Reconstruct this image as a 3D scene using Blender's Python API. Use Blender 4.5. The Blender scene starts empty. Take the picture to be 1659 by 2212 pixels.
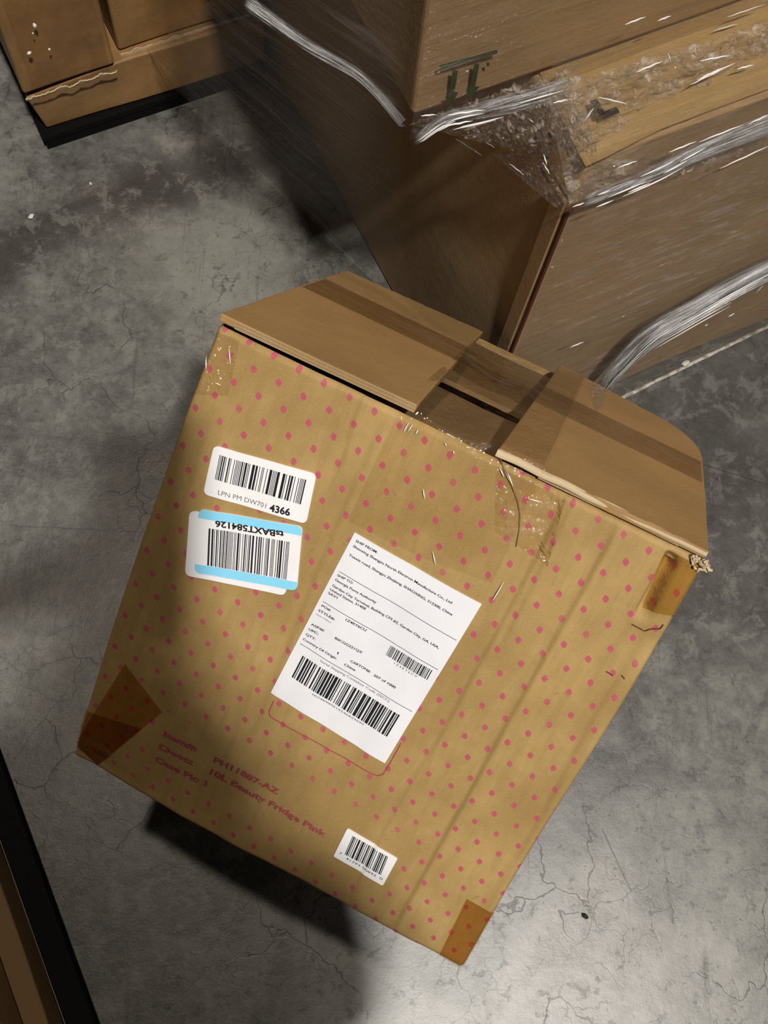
import bpy, bmesh, math, random
from mathutils import Vector, Matrix, noise
random.seed(7)
sc = bpy.context.scene
COL = sc.collection
PW, PH, F = 1659., 2212., 2250.          # photograph size and focal length in its pixels
CX, CY = 829.5, 1106.

# ------------------------------------------------------------------ camera
NAD = Vector((664.196 - CX, 1855.563 - CY, F)).normalized()   # straight down, in camera axes (x right, y down, z forward)
UPC = -NAD
AX = Vector((1, 0, 0)); AX = (AX - UPC * AX.dot(UPC)).normalized()
BX = UPC.cross(AX)
CAMH = 1.13867
def to_dir(v): return Vector((v.dot(AX), v.dot(BX), v.dot(UPC)))
CAM = Vector((0, 0, CAMH))
cd = bpy.data.cameras.new('camera'); cam = bpy.data.objects.new('camera', cd); COL.objects.link(cam)
rx, ry, rz = to_dir(Vector((1, 0, 0))), to_dir(Vector((0, -1, 0))), to_dir(Vector((0, 0, -1)))
cam.matrix_world = Matrix(((rx.x, ry.x, rz.x, 0), (rx.y, ry.y, rz.y, 0), (rx.z, ry.z, rz.z, CAMH), (0, 0, 0, 1)))
cd.sensor_fit = 'VERTICAL'; cd.sensor_height = 36; cd.lens = F / PH * 36
cd.clip_start = .02; cd.clip_end = 60
sc.camera = cam
def ray(x, y): return to_dir(Vector(((x - CX) / F, (y - CY) / F, 1)))
def on_plane(x, y, p0, n):
    d = ray(x, y); return CAM + d * ((p0 - CAM).dot(n) / d.dot(n))
def fl(x, y, z=0.): return on_plane(x, y, Vector((0, 0, z)), Vector((0, 0, 1)))

# ------------------------------------------------------------------ light and exposure
vs = sc.view_settings
sc.display_settings.display_device = 'sRGB'
vs.view_transform = 'Standard'; vs.look = 'None'; vs.gamma = 1; vs.use_curve_mapping = False; vs.exposure = 0.0
wd = bpy.data.worlds.new('world'); sc.world = wd; wd.use_nodes = True
wd.node_tree.nodes['Background'].inputs[0].default_value = (1.0, .93, .84, 1)
wd.node_tree.nodes['Background'].inputs[1].default_value = .012
def lamp(name, pos, target, sx, sy, watt, col):
    d = bpy.data.lights.new(name, 'AREA'); d.shape = 'RECTANGLE'; d.size = sx; d.size_y = sy
    d.energy = watt; d.color = col
    o = bpy.data.objects.new(name, d); COL.objects.link(o)
    o.location = pos; o.rotation_euler = (Vector(target) - Vector(pos)).to_track_quat('-Z', 'Y').to_euler()
    return o
KD = Vector((.165, -.312, .936)).normalized()
lamp('high_bay_lamp', Vector((-.10, .1, .30)) + KD * 5.0, (.0, .1, .30), .17, .17, 268, (1, .955, .89))
lamp('aisle_lamp', Vector((-.2, .1, 0)) + Vector((-.09, .215, .97)) * 6, (-.2, .1, 0), .25, .25, 76, (1, .88, .74))
lamp('added_glint_lamp', (5.5, -1.2, 3.4), (.5, .6, .4), .3, .3, 10, (1, .96, .9))  # unseen lamp, added for glints on the film

# ------------------------------------------------------------------ helpers
def link(o): COL.objects.link(o); return o
def thing(name, label, cat, loc, rot=None, group=None):
    o = bpy.data.objects.new(name, None); link(o); o.empty_display_size = .05
    if rot is not None: o.matrix_world = Matrix.Translation(loc) @ rot.to_4x4()
    else: o.matrix_world = Matrix.Translation(loc)
    tag(o, label, cat, group); return o
def tag(o, label, cat, group=None):
    o['label'] = label; o['category'] = cat
    if group: o['group'] = group
    return o
class MB:
    """collects vertices, faces, uvs; build() links one mesh object"""
    def __init__(s): s.v = []; s.f = []; s.uv = []; s.mi = []
    def vert(s, p, uv=(0, 0)): s.v.append(tuple(p)); s.uv.append(uv); return len(s.v) - 1
    def face(s, ids, mi=0): s.f.append(tuple(ids)); s.mi.append(mi)
    def grid(s, fn, nu, nv, mi=0, uvf=None, flip=False):
        base = len(s.v)
        for j in range(nv + 1):
            for i in range(nu + 1):
                a, b = i / nu, j / nv
                s.vert(fn(a, b), uvf(a, b) if uvf else (a, b))
        for j in range(nv):
            for i in range(nu):
                q = [base + j * (nu + 1) + i, base + j * (nu + 1) + i + 1, base + (j + 1) * (nu + 1) + i + 1, base + (j + 1) * (nu + 1) + i]
                s.face(q[::-1] if flip else q, mi)
        return base
    def box(s, lo, hi, mi=0, M=None):
        lo, hi = Vector(lo), Vector(hi)
        P = [Vector((x, y, z)) for z in (lo.z, hi.z) for y in (lo.y, hi.y) for x in (lo.x, hi.x)]
        ids = [s.vert(M @ p if M else p, (p.x, p.z)) for p in P]
        for q in ((0, 2, 3, 1), (4, 5, 7, 6), (0, 1, 5, 4), (2, 6, 7, 3), (0, 4, 6, 2), (1, 3, 7, 5)): s.face([ids[k] for k in q], mi)
    def prism(s, pts, fn, mi=0):
        """pts 2D outline; fn(x, y, side) -> 3D for side 0 (bottom) and 1 (top)"""
        n = len(pts)
        a = [s.vert(fn(x, y, 0), (x, y)) for x, y in pts]; b = [s.vert(fn(x, y, 1), (x, y)) for x, y in pts]
        s.face(a[::-1], mi); s.face(b, mi)
        for i in range(n): s.face((a[i], a[(i + 1) % n], b[(i + 1) % n], b[i]), mi)
    def tube(s, path, rad, n=8, mi=0):
        path = [Vector(p) for p in path]; rings = []
        for k, p in enumerate(path):
            t = (path[min(k + 1, len(path) - 1)] - path[max(k - 1, 0)]).normalized()
            x = t.cross(Vector((0.13, .31, .94))).normalized(); y = t.cross(x)
            r = rad(k / (len(path) - 1)) if callable(rad) else rad
            rings.append([s.vert(p + (x * math.cos(6.2832 * i / n) + y * math.sin(6.2832 * i / n)) * r, (k / len(path), i / n)) for i in range(n)])
        for k in range(len(rings) - 1):
            for i in range(n): s.face((rings[k][i], rings[k][(i + 1) % n], rings[k + 1][(i + 1) % n], rings[k + 1][i]), mi)
        s.face(rings[0][::-1], mi); s.face(rings[-1], mi)
    def build(s, name, mats, parent=None, smooth=False, origin=None):
        me = bpy.data.meshes.new(name)
        off = Vector(origin) if origin is not None else Vector((0, 0, 0))
        me.from_pydata([tuple(Vector(p) - off) for p in s.v], [], s.f); me.update()
        ul = me.uv_layers.new(name='UVMap')
        for lp in me.loops: ul.data[lp.index].uv = s.uv[lp.vertex_index]
        for m in (mats if isinstance(mats, (list, tuple)) else [mats]): me.materials.append(m)
        for p, mi in zip(me.polygons, s.mi): p.material_index = mi; p.use_smooth = smooth
        o = link(bpy.data.objects.new(name, me)); o.location = off
        if parent: o.parent = parent
        return o
def fix_normals(o):
    bm = bmesh.new(); bm.from_mesh(o.data); bmesh.ops.recalc_face_normals(bm, faces=bm.faces); bm.to_mesh(o.data); bm.free(); return o
def bevel(o, w=.002, seg=2):
    m = o.modifiers.new('bevel', 'BEVEL'); m.width = w; m.segments = seg; m.limit_method = 'ANGLE'; return o

# ------------------------------------------------------------------ node helper
class NT:
    def __init__(s, name):
        s.m = bpy.data.materials.new(name); s.m.use_nodes = True; s.t = s.m.node_tree
        s.t.nodes.clear(); s.out = s.t.nodes.new('ShaderNodeOutputMaterial')
    def n(s, typ, ins=None, **kw):
        nd = s.t.nodes.new('ShaderNode' + typ)
        for k, v in kw.items(): setattr(nd, k, v)
        for k, v in (ins or {}).items():
            sock = nd.inputs[k]
            if hasattr(v, 'is_linked') or hasattr(v, 'links'): s.t.links.new(v, sock)
            else: sock.default_value = v
        return nd
    def math(s, op, a, b=0., c=0., clamp=False):
        return s.n('Math', {0: a, 1: b, 2: c}, operation=op, use_clamp=clamp).outputs[0]
    def ss(s, x, lo, hi):            # smoothstep
        return s.n('MapRange', {0: x, 1: lo, 2: hi, 3: 0., 4: 1.}, interpolation_type='SMOOTHSTEP').outputs[0]
    def mix(s, fac, a, b, blend='MIX'):
        nd = s.n('Mix', {0: fac}, data_type='RGBA', blend_type=blend)
        for k, v in ((6, a), (7, b)):
            if hasattr(v, 'links'): s.t.links.new(v, nd.inputs[k])
            else: nd.inputs[k].default_value = (*v, 1) if len(v) == 3 else v
        return nd.outputs[2]
    def coord(s, which='Object', scale=(1, 1, 1), rot=(0, 0, 0), loc=(0, 0, 0)):
        c = s.n('TexCoord').outputs[which]
        return s.n('Mapping', {0: c, 1: loc, 2: rot, 3: scale}).outputs[0]
    def geo(s): return s.n('NewGeometry').outputs['Position']
    def noise(s, vec, scale, detail=4., rough=.55, dist=0.):
        return s.n('TexNoise', {'Vector': vec, 'Scale': scale, 'Detail': detail, 'Roughness': rough, 'Distortion': dist}).outputs[0]
    def bump(s, h, strength=.3, dist=.002, normal=None):
        d = {'Height': h, 'Strength': strength, 'Distance': dist}
        if normal is not None: d['Normal'] = normal
        return s.n('Bump', d).outputs[0]
    def principled(s, color, rough=.8, spec=.3, normal=None, **extra):
        ins = {'Base Color': color if hasattr(color, 'links') else (*color, 1), 'Roughness': rough, 'Specular IOR Level': spec}
        if normal is not None: ins['Normal'] = normal
        ins.update(extra)
        return s.n('BsdfPrincipled', ins).outputs[0]
    def done(s, shader): s.t.links.new(shader, s.out.inputs[0]); return s.m

def kraft(name, base, dark=.82, streak=(1, 1, 8), scale=1., spec=.25, rough=.72):
    t = NT(name); g = t.coord('Object')
    a = t.noise(g, 9 * scale, 5, .6); b = t.noise(t.coord('Object', streak), 40, 3, .6); c = t.noise(g, 260, 2, .5)
    k = t.ss(a, .3, .72)
    col = t.mix(k, [x * dark for x in base], base)
    col = t.mix(t.math('MULTIPLY', t.ss(b, .45, .75), .22), col, [x * .74 for x in base])
    col = t.mix(t.math('MULTIPLY', t.ss(c, .55, .75), .15), col, [min(1, x * 1.25) for x in base])
    h = t.math('ADD', t.math('MULTIPLY', a, .6), t.math('MULTIPLY', c, .12))
    return t.done(t.principled(col, rough, spec, t.bump(h, .35, .004)))
M = {}
M['kraft'] = kraft('kraft_cardboard', (.43, .285, .115))
M['flap'] = kraft('kraft_flap', (.375, .225, .088), .80, (.7, 6, 6))
M['carton'] = kraft('brown_carton', (.40, .265, .135), .86)
M['old_carton'] = kraft('worn_carton', (.34, .185, .065), .66, scale=1.6, spec=.5, rough=.45)
M['torn'] = kraft('torn_paper', (.58, .46, .29))
M['flute'] = kraft('fluted_edge', (.40, .30, .18))
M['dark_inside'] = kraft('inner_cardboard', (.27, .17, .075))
def plain(name, col, rough=.7, spec=.3):
    t = NT(name); return t.done(t.principled(col, rough, spec))
M['ink'] = plain('black_ink', (.012, .012, .014), .55)
M['grey_ink'] = plain('grey_ink', (.16, .17, .18), .6)
M['green_ink'] = plain('dark_green_ink', (.035, .06, .02), .7)
M['seam_ink'] = plain('seam_red_brown', (.09, .03, .015), .8)
M['blue'] = plain('light_blue_print', (.26, .69, .95), .45)
t = NT('label_paper'); nz = t.noise(t.coord('Object'), 60, 2)
M['label'] = t.done(t.principled(t.mix(nz, (.84, .84, .86), (.90, .90, .92)), .42, .4, t.bump(nz, .1, .002)))
t = NT('shipping_label_paper'); nz = t.noise(t.coord('Object'), 30, 2)
M['ship'] = t.done(t.principled(t.mix(nz, (.76, .77, .82), (.84, .85, .88)), .38, .4, t.bump(nz, .25, .003)))
t = NT('pink_print'); nz = t.noise(t.coord('Object'), 420, 3)
M['pink_print'] = t.done(t.n('MixShader', {0: t.ss(nz, .28, .50), 1: t.n('BsdfTransparent').outputs[0], 2: t.principled((.36, .065, .085), .75, .2)}).outputs[0])

# ------------------------------------------------------------------ the polka-dot box: frame and surface
e0 = Vector((.891, -.4534, .0242)).normalized()
e2 = Vector((.316, .579, -.752)); e2 = (e2 - e0 * e2.dot(e0)).normalized()
e1 = e2.cross(e0)
W, H, D = .36, .3922, .3188
TL = Vector((-.06886, .34532, .49818))
ROT = Matrix((e0, e2, -e1)).transposed()
BASE = TL + e0 * (W / 2) + e2 * (D / 2) + e1 * H
def face_uv(x, y):
    P = on_plane(x, y, TL, e2) - TL; return P.dot(e0), P.dot(e1)
def top_uv(x, y):
    P = on_plane(x, y, TL, e1) - TL; return P.dot(e0), P.dot(e2)
def line_u(pts):
    """a crease drawn through photo pixels, as u at a given v on the front panel"""
    q = sorted([face_uv(*p)[::-1] for p in pts])
    def fn(v):
        if v <= q[0][0]: return q[0][1]
        for (v0, u0), (v1, u1) in zip(q, q[1:]):
            if v <= v1: return u0 + (u1 - u0) * (v - v0) / (v1 - v0)
        return q[-1][1]
    return fn
CRE = [  # fold line, height, width of the step, how far the rise fades out, v range
    (line_u([(1177, 1150), (1090, 1316), (1000, 1483)]), .0020, .0045, .03, .0, .24),
    (line_u([(1300, 1180), (1202, 1352), (1101, 1533), (1000, 1728), (859, 1978)]), .0032, .0050, .04, .015, .385),
    (line_u([(1347, 1432), (1300, 1497), (1235, 1613), (1173, 1750)]), .0018, .0060, .03, .08, .28),
    (line_u([(364, 1177), (320, 1300), (275, 1427)]), .0022, .0070, .02, .10, .30),
    (line_u([(773, 1012), (683, 1225), (609, 1422)]), .0016, .0060, .03, .02, .28),
    (line_u([(885, 1690), (819, 1808)]), .0012, .0035, .02, .22, .38),
    (line_u([(760, 900), (735, 1000)]), .0010, .004, .02, .0, .07),
    (line_u([(1250, 1040), (1150, 1250)]), .0013, .004, .02, .0, .12),
    (line_u([(1440, 1330), (1160, 1800)]), .0012, .006, .02, .06, .36),
]
def sst(x, a, b):
    t = max(0., min(1., (x - a) / (b - a))); return t * t * (3 - 2 * t)
DENT = line_u([(1437, 1200), (1395, 1275), (1358, 1345)])
def disp(u, v):
    """outward relief of the front panel"""
    d = .0022 * math.sin(math.pi * max(0, min(1, u / W))) * math.sin(math.pi * max(0, min(1, v / H)))
    d += (noise.noise(Vector((u * 10, v * 7, 3))) * .0026 + noise.noise(Vector((u * 34, v * 13, 7))) * .0010 + noise.noise(Vector((u * 70, v * 8, 1))) * .0004)
    for fn, dep, wl, wr, v0, v1 in CRE:
        x = u - fn(v); win = sst(v, v0 - .02, v0 + .01) * (1 - sst(v, v1 - .02, v1 + .015))
        if win > 0:
            d += dep * win * (-.4 * math.exp(x / .02) if x < 0 else (sst(x, 0, wl) - .4) * math.exp(-x / wr))
    x = u - DENT(v)                       # crushed corner
    d -= .0085 * sst(x, -.0015, .0012) * (1 - sst(v, .047, .060)) * (1 - .9 * sst(x, .001, .0135)) * sst(v, .0, .012)
    d -= .0035 * math.exp(-((u - .352) / .02) ** 2 - ((v - .07) / .02) ** 2)
    d -= .004 * math.exp(-((u - .02) / .03) ** 2 - ((v - .385) / .014) ** 2)
    for s in (u / .0045, (W - u) / .0045, v / .003, (H - v) / .0045):
        if s < 1: d -= .0038 * (1 - math.sqrt(max(0, 1 - (1 - s) ** 2)))
    return d
def bow(u, v):
    return -.0038 * math.sin(math.pi * v / H) * (1 - u / W) ** 3 + .0016 * math.sin(math.pi * v / H * 2) * (u / W) ** 3
def S(u, v, off=0.):
    return Vector((u - W / 2 + bow(max(0, min(W, u)), v), -D / 2 - disp(u, v) - off, H - v))
def T(u, w, off=0.):                       # the top of the box, before the flaps
    return Vector((u - W / 2, w - D / 2, H + off))

# front panel material: kraft with staggered pink diamonds
t = NT('polka_dot_cardboard')
uvn = t.n('TexCoord').outputs['UV']; sp = t.n('SeparateXYZ', {0: uvn})
U, V = t.math('SUBTRACT', sp.outputs[0], .2), t.math('SUBTRACT', sp.outputs[1], .2)
UU, UV_, VV = t.math('MULTIPLY', U, U), t.math('MULTIPLY', U, V), t.math('MULTIPLY', V, V)
def poly(c):
    x = t.math('MULTIPLY_ADD', U, c[1], c[0]); x = t.math('MULTIPLY_ADD', V, c[2], x)
    x = t.math('MULTIPLY_ADD', UU, c[3], x); x = t.math('MULTIPLY_ADD', UV_, c[4], x); return t.math('MULTIPLY_ADD', VV, c[5], x)
I = poly((-8.266, 54.656, -33.313, 6.501, 0.667, -0.042)); J = poly((10.499, -4.564, 67.499, -7.21, 5.515, 4.643))
di = t.math('SUBTRACT', I, t.math('ROUND', I)); dj = t.math('SUBTRACT', J, t.math('ROUND', J))
du = t.math('ADD', t.math('MULTIPLY', di, 19.35), t.math('MULTIPLY', dj, 9.54)); dv = t.math('ADD', t.math('MULTIPLY', di, 1.59), t.math('MULTIPLY', dj, 15.54))
# rotate a little so that the long diagonal stands upright like in the print
wob = t.noise(t.coord('UV'), 420, 2)
ru = t.math('SUBTRACT', t.math('MULTIPLY', du, .88), t.math('MULTIPLY', dv, .47)); rv = t.math('ADD', t.math('MULTIPLY', du, .47), t.math('MULTIPLY', dv, .88))
ru, rv = t.math('ADD', t.math('MULTIPLY', du, .93), t.math('MULTIPLY', dv, -.36)), t.math('ADD', t.math('MULTIPLY', du, .36), t.math('MULTIPLY', dv, .93))
dd = t.math('ADD', t.math('MULTIPLY', t.math('POWER', t.math('ABSOLUTE', ru), 1.5), 1.38), t.math('POWER', t.math('ABSOLUTE', rv), 1.5))
dd = t.math('ADD', dd, t.math('MULTIPLY', t.math('SUBTRACT', wob, .5), 1.4))
dot = t.math('SUBTRACT', 1., t.ss(dd, 3.9, 5.5))
inu = t.math('MULTIPLY', t.ss(sp.outputs[0], .058, .062), t.math('SUBTRACT', 1., t.ss(sp.outputs[0], .278, .282)))
inv = t.math('MULTIPLY', t.ss(sp.outputs[1], .3035, .3045), t.math('SUBTRACT', 1., t.ss(sp.outputs[1], .361, .363)))
dot = t.math('MULTIPLY', dot, t.math('SUBTRACT', 1., t.math('MULTIPLY', inu, inv)))
ob = t.coord('UV')
n1 = t.noise(ob, 11, 5, .62); n2 = t.noise(t.coord('UV', (1, .14, 1)), 120, 3, .6); n3 = t.noise(ob, 900, 2)
kb = t.mix(t.ss(n1, .32, .72), (.325, .21, .074), (.455, .305, .118))
kb = t.mix(t.math('MULTIPLY', t.ss(n2, .40, .70), .38), kb, (.29, .185, .066))
kb = t.mix(t.math('MULTIPLY', t.ss(n3, .5, .75), .22), kb, (.56, .41, .2))
scuff = t.noise(ob, 55, 6, .7, 1.)
kb = t.mix(t.math('MULTIPLY', t.ss(scuff, .64, .74), .5), kb, (.16, .10, .04))
fade = t.math('MULTIPLY', dot, t.math('SUBTRACT', .96, t.math('MULTIPLY', t.ss(scuff, .5, .7), .35)))
colr = t.mix(fade, kb, t.mix(wob, (.40, .070, .105), (.50, .10, .155)))
hh = t.math('ADD', t.math('MULTIPLY', n1, .5), t.math('MULTIPLY', n2, .3))
M['dots'] = t.done(t.principled(colr, .66, .28, t.bump(hh, .3, .003)))

box = thing('shipping_box', 'worn kraft cardboard box covered in pink diamonds, leaning back against the wrapped pallet load', 'box', BASE, ROT)
mb = MB(); NU, NV = 260, 170
base = mb.grid(lambda a, b: S(a * W, b * H), NU, NV, 0, lambda a, b: (a * W, b * H), flip=True)
ring = [base + i for i in range(NU + 1)] + [base + j * (NU + 1) + NU for j in range(1, NV + 1)] + \
       [base + NV * (NU + 1) + i for i in range(NU - 1, -1, -1)] + [base + j * (NU + 1) for j in range(NV - 1, 0, -1)]
prev = ring; L = len(ring)
for k, y in enumerate((.012, D * .35, D * .62, D * .75, D * .85, D * .93, D)):
    cur = []
    for id_ in ring:
        p = mb.v[id_]; x, z = p[0], p[2]
        x2 = max(-W / 2, min(W / 2, x)); z2 = max(.0, min(H, z))
        cur.append(mb.vert((x + (x2 - x) * min(1, y / .1) - .055 * sst(y / D, .62, 1.) * sst(x2, W / 2 - .03, W / 2) * sst(z2, H - .16, H), -D / 2 + y, z2), (x2 + .18, y)))
    for i in range(L):
        a, b = ring[i], ring[(i + 1) % L]
        if mb.v[a][2] > H - .006 and mb.v[b][2] > H - .006 and i < NU: continue      # the top stays open under the flaps
        mb.face((prev[i], prev[(i + 1) % L], cur[(i + 1) % L], cur[i]), 1)
    prev = cur
mb.face(prev[::-1], 1)
body = mb.build('body', [M['dots'], M['kraft']], box, smooth=True)

# ------------------------------------------------------------------ flaps
def torn_line(p0, p1, n, amp, seed):
    out = []
    for k in range(n + 1):
        s = k / n; j = noise.noise(Vector((s * 23, seed, 0))) * amp * math.sin(math.pi * s) ** .3
        dx, dy = p1[0] - p0[0], p1[1] - p0[1]; l = math.hypot(dx, dy) or 1
        out.append((p0[0] + dx * s - dy / l * j, p0[1] + dy * s + dx / l * j))
    return out
FLT = .0058
def make_flap(pts, lift, name, mats, tilt=lambda x, y: 0.):
    m = MB(); m.prism(pts, lambda x, y, k: T(x, y, lift + tilt(x, y) + (FLT if k else 0)))
    o = fix_normals(m.build(name, mats, box)); bevel(o, .0011, 2); return o
lfp = torn_line((.1478, -.0005), (.1365, .312), 8, .0006, 2) + torn_line((.1365, .312), (-.004, .300), 60, .0028, 5)[1:] + \
      torn_line((-.004, .300), (-.0035, .164), 20, .002, 8)[1:] + torn_line((-.0035, .164), (-.001, -.0005), 14, .0012, 9)[1:-1] + [(-.001, .000), (.07, -.001)]
ltilt = lambda x, y: .002 * (x / .148) * (1 - y / .3)
left_flap = make_flap(lfp, .0030, 'left_flap', M['flap'], ltilt)
rfp = [(.2085, .003), (.29, -.002), (.3585, -.001), (.3592, .10)]
for k in range(9):
    a = k / 8 * math.pi / 2; rfp.append((.3588 - .050 * (1 - math.cos(a)), .235 + .075 * math.sin(a)))
rfp += [(.262, .323), (.2145, .333)]
rtilt = lambda x, y: -.0015
right_flap = make_flap(rfp, .0030, 'right_flap', M['flap'], rtilt)
def corr_edge(u0, u1, z0, name, parent, period=.0028, hgt=.0052, yoff=-.0012):
    m = MB(); n = int((u1 - u0) / period * 6); Y = -D / 2 + yoff
    def zz(u): return z0(u) if callable(z0) else z0
    for lo, hi in ((0, .16), (.44, .58), (.86, 1.0)):           # liners
        m.grid(lambda a, b: Vector((u0 + (u1 - u0) * a - W / 2, Y, zz(u0 + (u1 - u0) * a) + hgt * (lo + (hi - lo) * b))), 40, 1)
    for lo, hi in ((.16, .44), (.58, .86)):                     # flutes
        def fl_(a, b):
            u = u0 + (u1 - u0) * a; ph = 6.2832 * (u - u0) / period
            c = .5 + .5 * math.sin(ph)
            return Vector((u - W / 2, Y + .0006, zz(u) + hgt * (lo + (hi - lo) * (.28 * b + .72 * c))))
        m.grid(fl_, n, 1)
    return m.build(name, M['flute'], parent)
corr_edge(.012, .1475, (lambda u: .0032 + H + ltilt(u, 0)), 'corrugated_edge', left_flap)
corr_edge(.24, .340, (lambda u: .0032 + H - .0015), 'corrugated_edge', right_flap)
# rounded pale crease on the front of the right flap
m = MB(); 
def lip(a, b):
    u = .2085 + (.3585 - .2085) * a; th = -.35 + b * 1.9
    r = .0034 * (1 - .25 * a)
    return Vector((u - W / 2, -D / 2 + .001 - r * math.cos(th), H + .0058 + r * math.sin(th) - .0012 + .0006 * noise.noise(Vector((u * 60, 2, 1)))))
m.grid(lip, 60, 6, 0); m.build('creased_lip', M['torn'], right_flap, smooth=True)
# inner flaps seen through the gap
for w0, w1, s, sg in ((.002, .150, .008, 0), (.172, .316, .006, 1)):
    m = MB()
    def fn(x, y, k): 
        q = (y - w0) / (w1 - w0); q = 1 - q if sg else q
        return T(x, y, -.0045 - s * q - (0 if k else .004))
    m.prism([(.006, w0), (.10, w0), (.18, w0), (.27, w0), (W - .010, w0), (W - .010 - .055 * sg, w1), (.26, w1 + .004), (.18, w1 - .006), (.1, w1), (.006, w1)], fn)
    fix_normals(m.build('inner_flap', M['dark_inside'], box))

# ------------------------------------------------------------------ tape
def film_mat(name, tint, gloss, haze, rough, streak=(1, 1, 1), bs=.4, sc_=30, haze_col=(.8, .78, .76), bd=.004, edge=.0, hz_lo=.5, hz_hi=.8, fade=None, det=4.):
    """thin plastic: clear, with a sharp gloss and a little milky haze in the stretched streaks"""
    t = NT(name); c = t.coord('UV', streak)
    a = t.noise(c, sc_, det, .6, .6); b = t.noise(c, sc_ * 4.3, det, .6)
    h = t.math('ADD', a, t.math('MULTIPLY', b, .35)); nb = t.bump(h, bs, bd)
    tr = t.n('BsdfTransparent', {0: (*tint, 1)}).outputs[0]
    gl = t.n('BsdfGlossy', {'Color': (1, 1, 1, 1), 'Roughness': rough, 'Normal': nb}).outputs[0]
    lw = t.n('LayerWeight', {'Blend': .12, 'Normal': nb}).outputs['Fresnel']
    fac = t.math('ADD', t.math('MULTIPLY', lw, gloss * .5), gloss * .05, clamp=True)
    f = None
    if fade:
        ux = t.n('SeparateXYZ', {0: t.n('TexCoord').outputs['UV']}).outputs[0]; f = t.math('SUBTRACT', 1., t.ss(ux, *fade)); fac = t.math('MULTIPLY', fac, f)
    x = t.n('MixShader', {0: fac, 1: tr, 2: gl}).outputs[0]
    if haze > 0:
        hz = t.math('MULTIPLY', t.math('ADD', t.ss(a, hz_lo, hz_hi), edge), haze, clamp=True)
        if f is not None: hz = t.math('MULTIPLY', hz, f)
        df = t.n('BsdfDiffuse', {'Color': (*haze_col, 1), 'Normal': nb}).outputs[0]
        tl = t.n('BsdfTranslucent', {'Color': (*haze_col, 1), 'Normal': nb}).outputs[0]
        df = t.n('MixShader', {0: .4, 1: df, 2: tl}).outputs[0]
        x = t.n('MixShader', {0: hz, 1: x, 2: df}).outputs[0]
    return t.done(x)
M['clear_tape'] = film_mat('clear_packing_tape', (.982, .972, .955), .8, .02, .04, (1, 1, 1), .6, 55, det=2.)
M['wrinkled_tape'] = film_mat('wrinkled_packing_tape', (.97, .95, .92), 1.0, .12, .05, (1, 1, 1), 1., 60, det=2., bd=.006)
M['brown_tape'] = film_mat('brown_packing_tape', (.80, .655, .46), .5, .0, .12, (1, 1, 1), .3, 30)
M['amber_tape'] = film_mat('amber_packing_tape', (.90, .80, .58), 1., .0, .06, (1, 1, 1), .5, 40, det=2.)
M['top_tape'] = film_mat('top_packing_tape', (.90, .85, .78), .9, .10, .10, (1, 6, 1), .35, 14, (.55, .45, .36), .004, .0, .45, .6, det=2.)
def face_patch(corners, off, name, mat, nu=24, nv=24, wr=0., parent=None):
    """a patch stuck on the front panel, its corners (u, v) TL, TR, BR, BL"""
    m = MB(); c = [Vector((*q, 0)) for q in corners]
    def fn(a, b):
        q = (c[0] * (1 - a) + c[1] * a) * (1 - b) + (c[3] * (1 - a) + c[2] * a) * b
        return S(q.x, q.y, off + wr * noise.noise(Vector((q.x * 60, q.y * 60, 5))))
    def uf(a, b):
        q = (c[0] * (1 - a) + c[1] * a) * (1 - b) + (c[3] * (1 - a) + c[2] * a) * b; return (q.x, q.y)
    m.grid(fn, nu, nv, 0, uf, flip=True)
    return m.build(name, mat, parent or box, smooth=True)
# clear tape: over the gap and down the front
m = MB()
def gap_tape(a, b):
    s = -.086 + b * (.086 + .322)
    u = .138 + a * .104 + (0.0 if s > 0 else .0)
    if s < 0:
        vv = -s + (.0 if a < .5 else -.012 * (a - .5)) ; return S(u + .004 * (vv / .086) * (a - .5), vv, .0009 + .0006 * noise.noise(Vector((u * 50, vv * 40, 3))))
    lift = sst(s, 0, .004) * .0098
    sag = 0
    if .150 < u < .208: sag = -.004 * math.sin((u - .150) / .058 * math.pi)
    return T(u, s + (0 if s > .002 else -.0015), lift + sag + .0012 * noise.noise(Vector((u * 40, s * 18, 9))))
m.grid(gap_tape, 48, 110, 0, lambda a, b: (a * .11, b * .42)); m.build('clear_tape', M['clear_tape'], box, smooth=True)
# tape across the top
m = MB()
def cross_tape(a, b):
    u = -.001 + a * .358; w = .165 + b * .062 - a * .012
    z = .0094 if (u < .148 or u > .208) else .0094 - .004 * math.sin((u - .148) / .06 * math.pi)
    return T(u, w, z + ltilt(min(u, .148), w) * (1 if u < .208 else 0) - (.0012 if u > .208 else 0))
m.grid(cross_tape, 90, 8, 0, lambda a, b: (a * .36, b * .06)); m.build('cross_tape', M['top_tape'], box, smooth=True)
def uvp(*pts): return [face_uv(*p) for p in pts]
face_patch(uvp((278, 1434), (357, 1536), (207, 1657), (160, 1612)), .0011, 'brown_tape', M['brown_tape'], 30, 30)
face_patch(uvp((186, 1535), (312, 1572), (207, 1657), (160, 1612)), .0011, 'brown_tape', M['brown_tape'], 30, 30)
face_patch([(.3367, .3262), (.3606, .3277), (.3606, .391), (.3393, .391)], .0011, 'brown_tape', M['brown_tape'], 24, 40)
face_patch([(.3345, .004), (.3600, .003), (.3600, .043), (.3400, .050)], .0012, 'amber_tape', M['amber_tape'], 24, 30, .0004)
face_patch([(.0005, .004), (.0185, .002), (.0250, .042), (.0010, .052)], .0014, 'clear_tape', M['wrinkled_tape'], 30, 40, .0014)
face_patch([(.212, .003), (.262, .001), (.272, .050), (.230, .045)], .0011, 'clear_tape', M['wrinkled_tape'], 24, 24, .0010)

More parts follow.
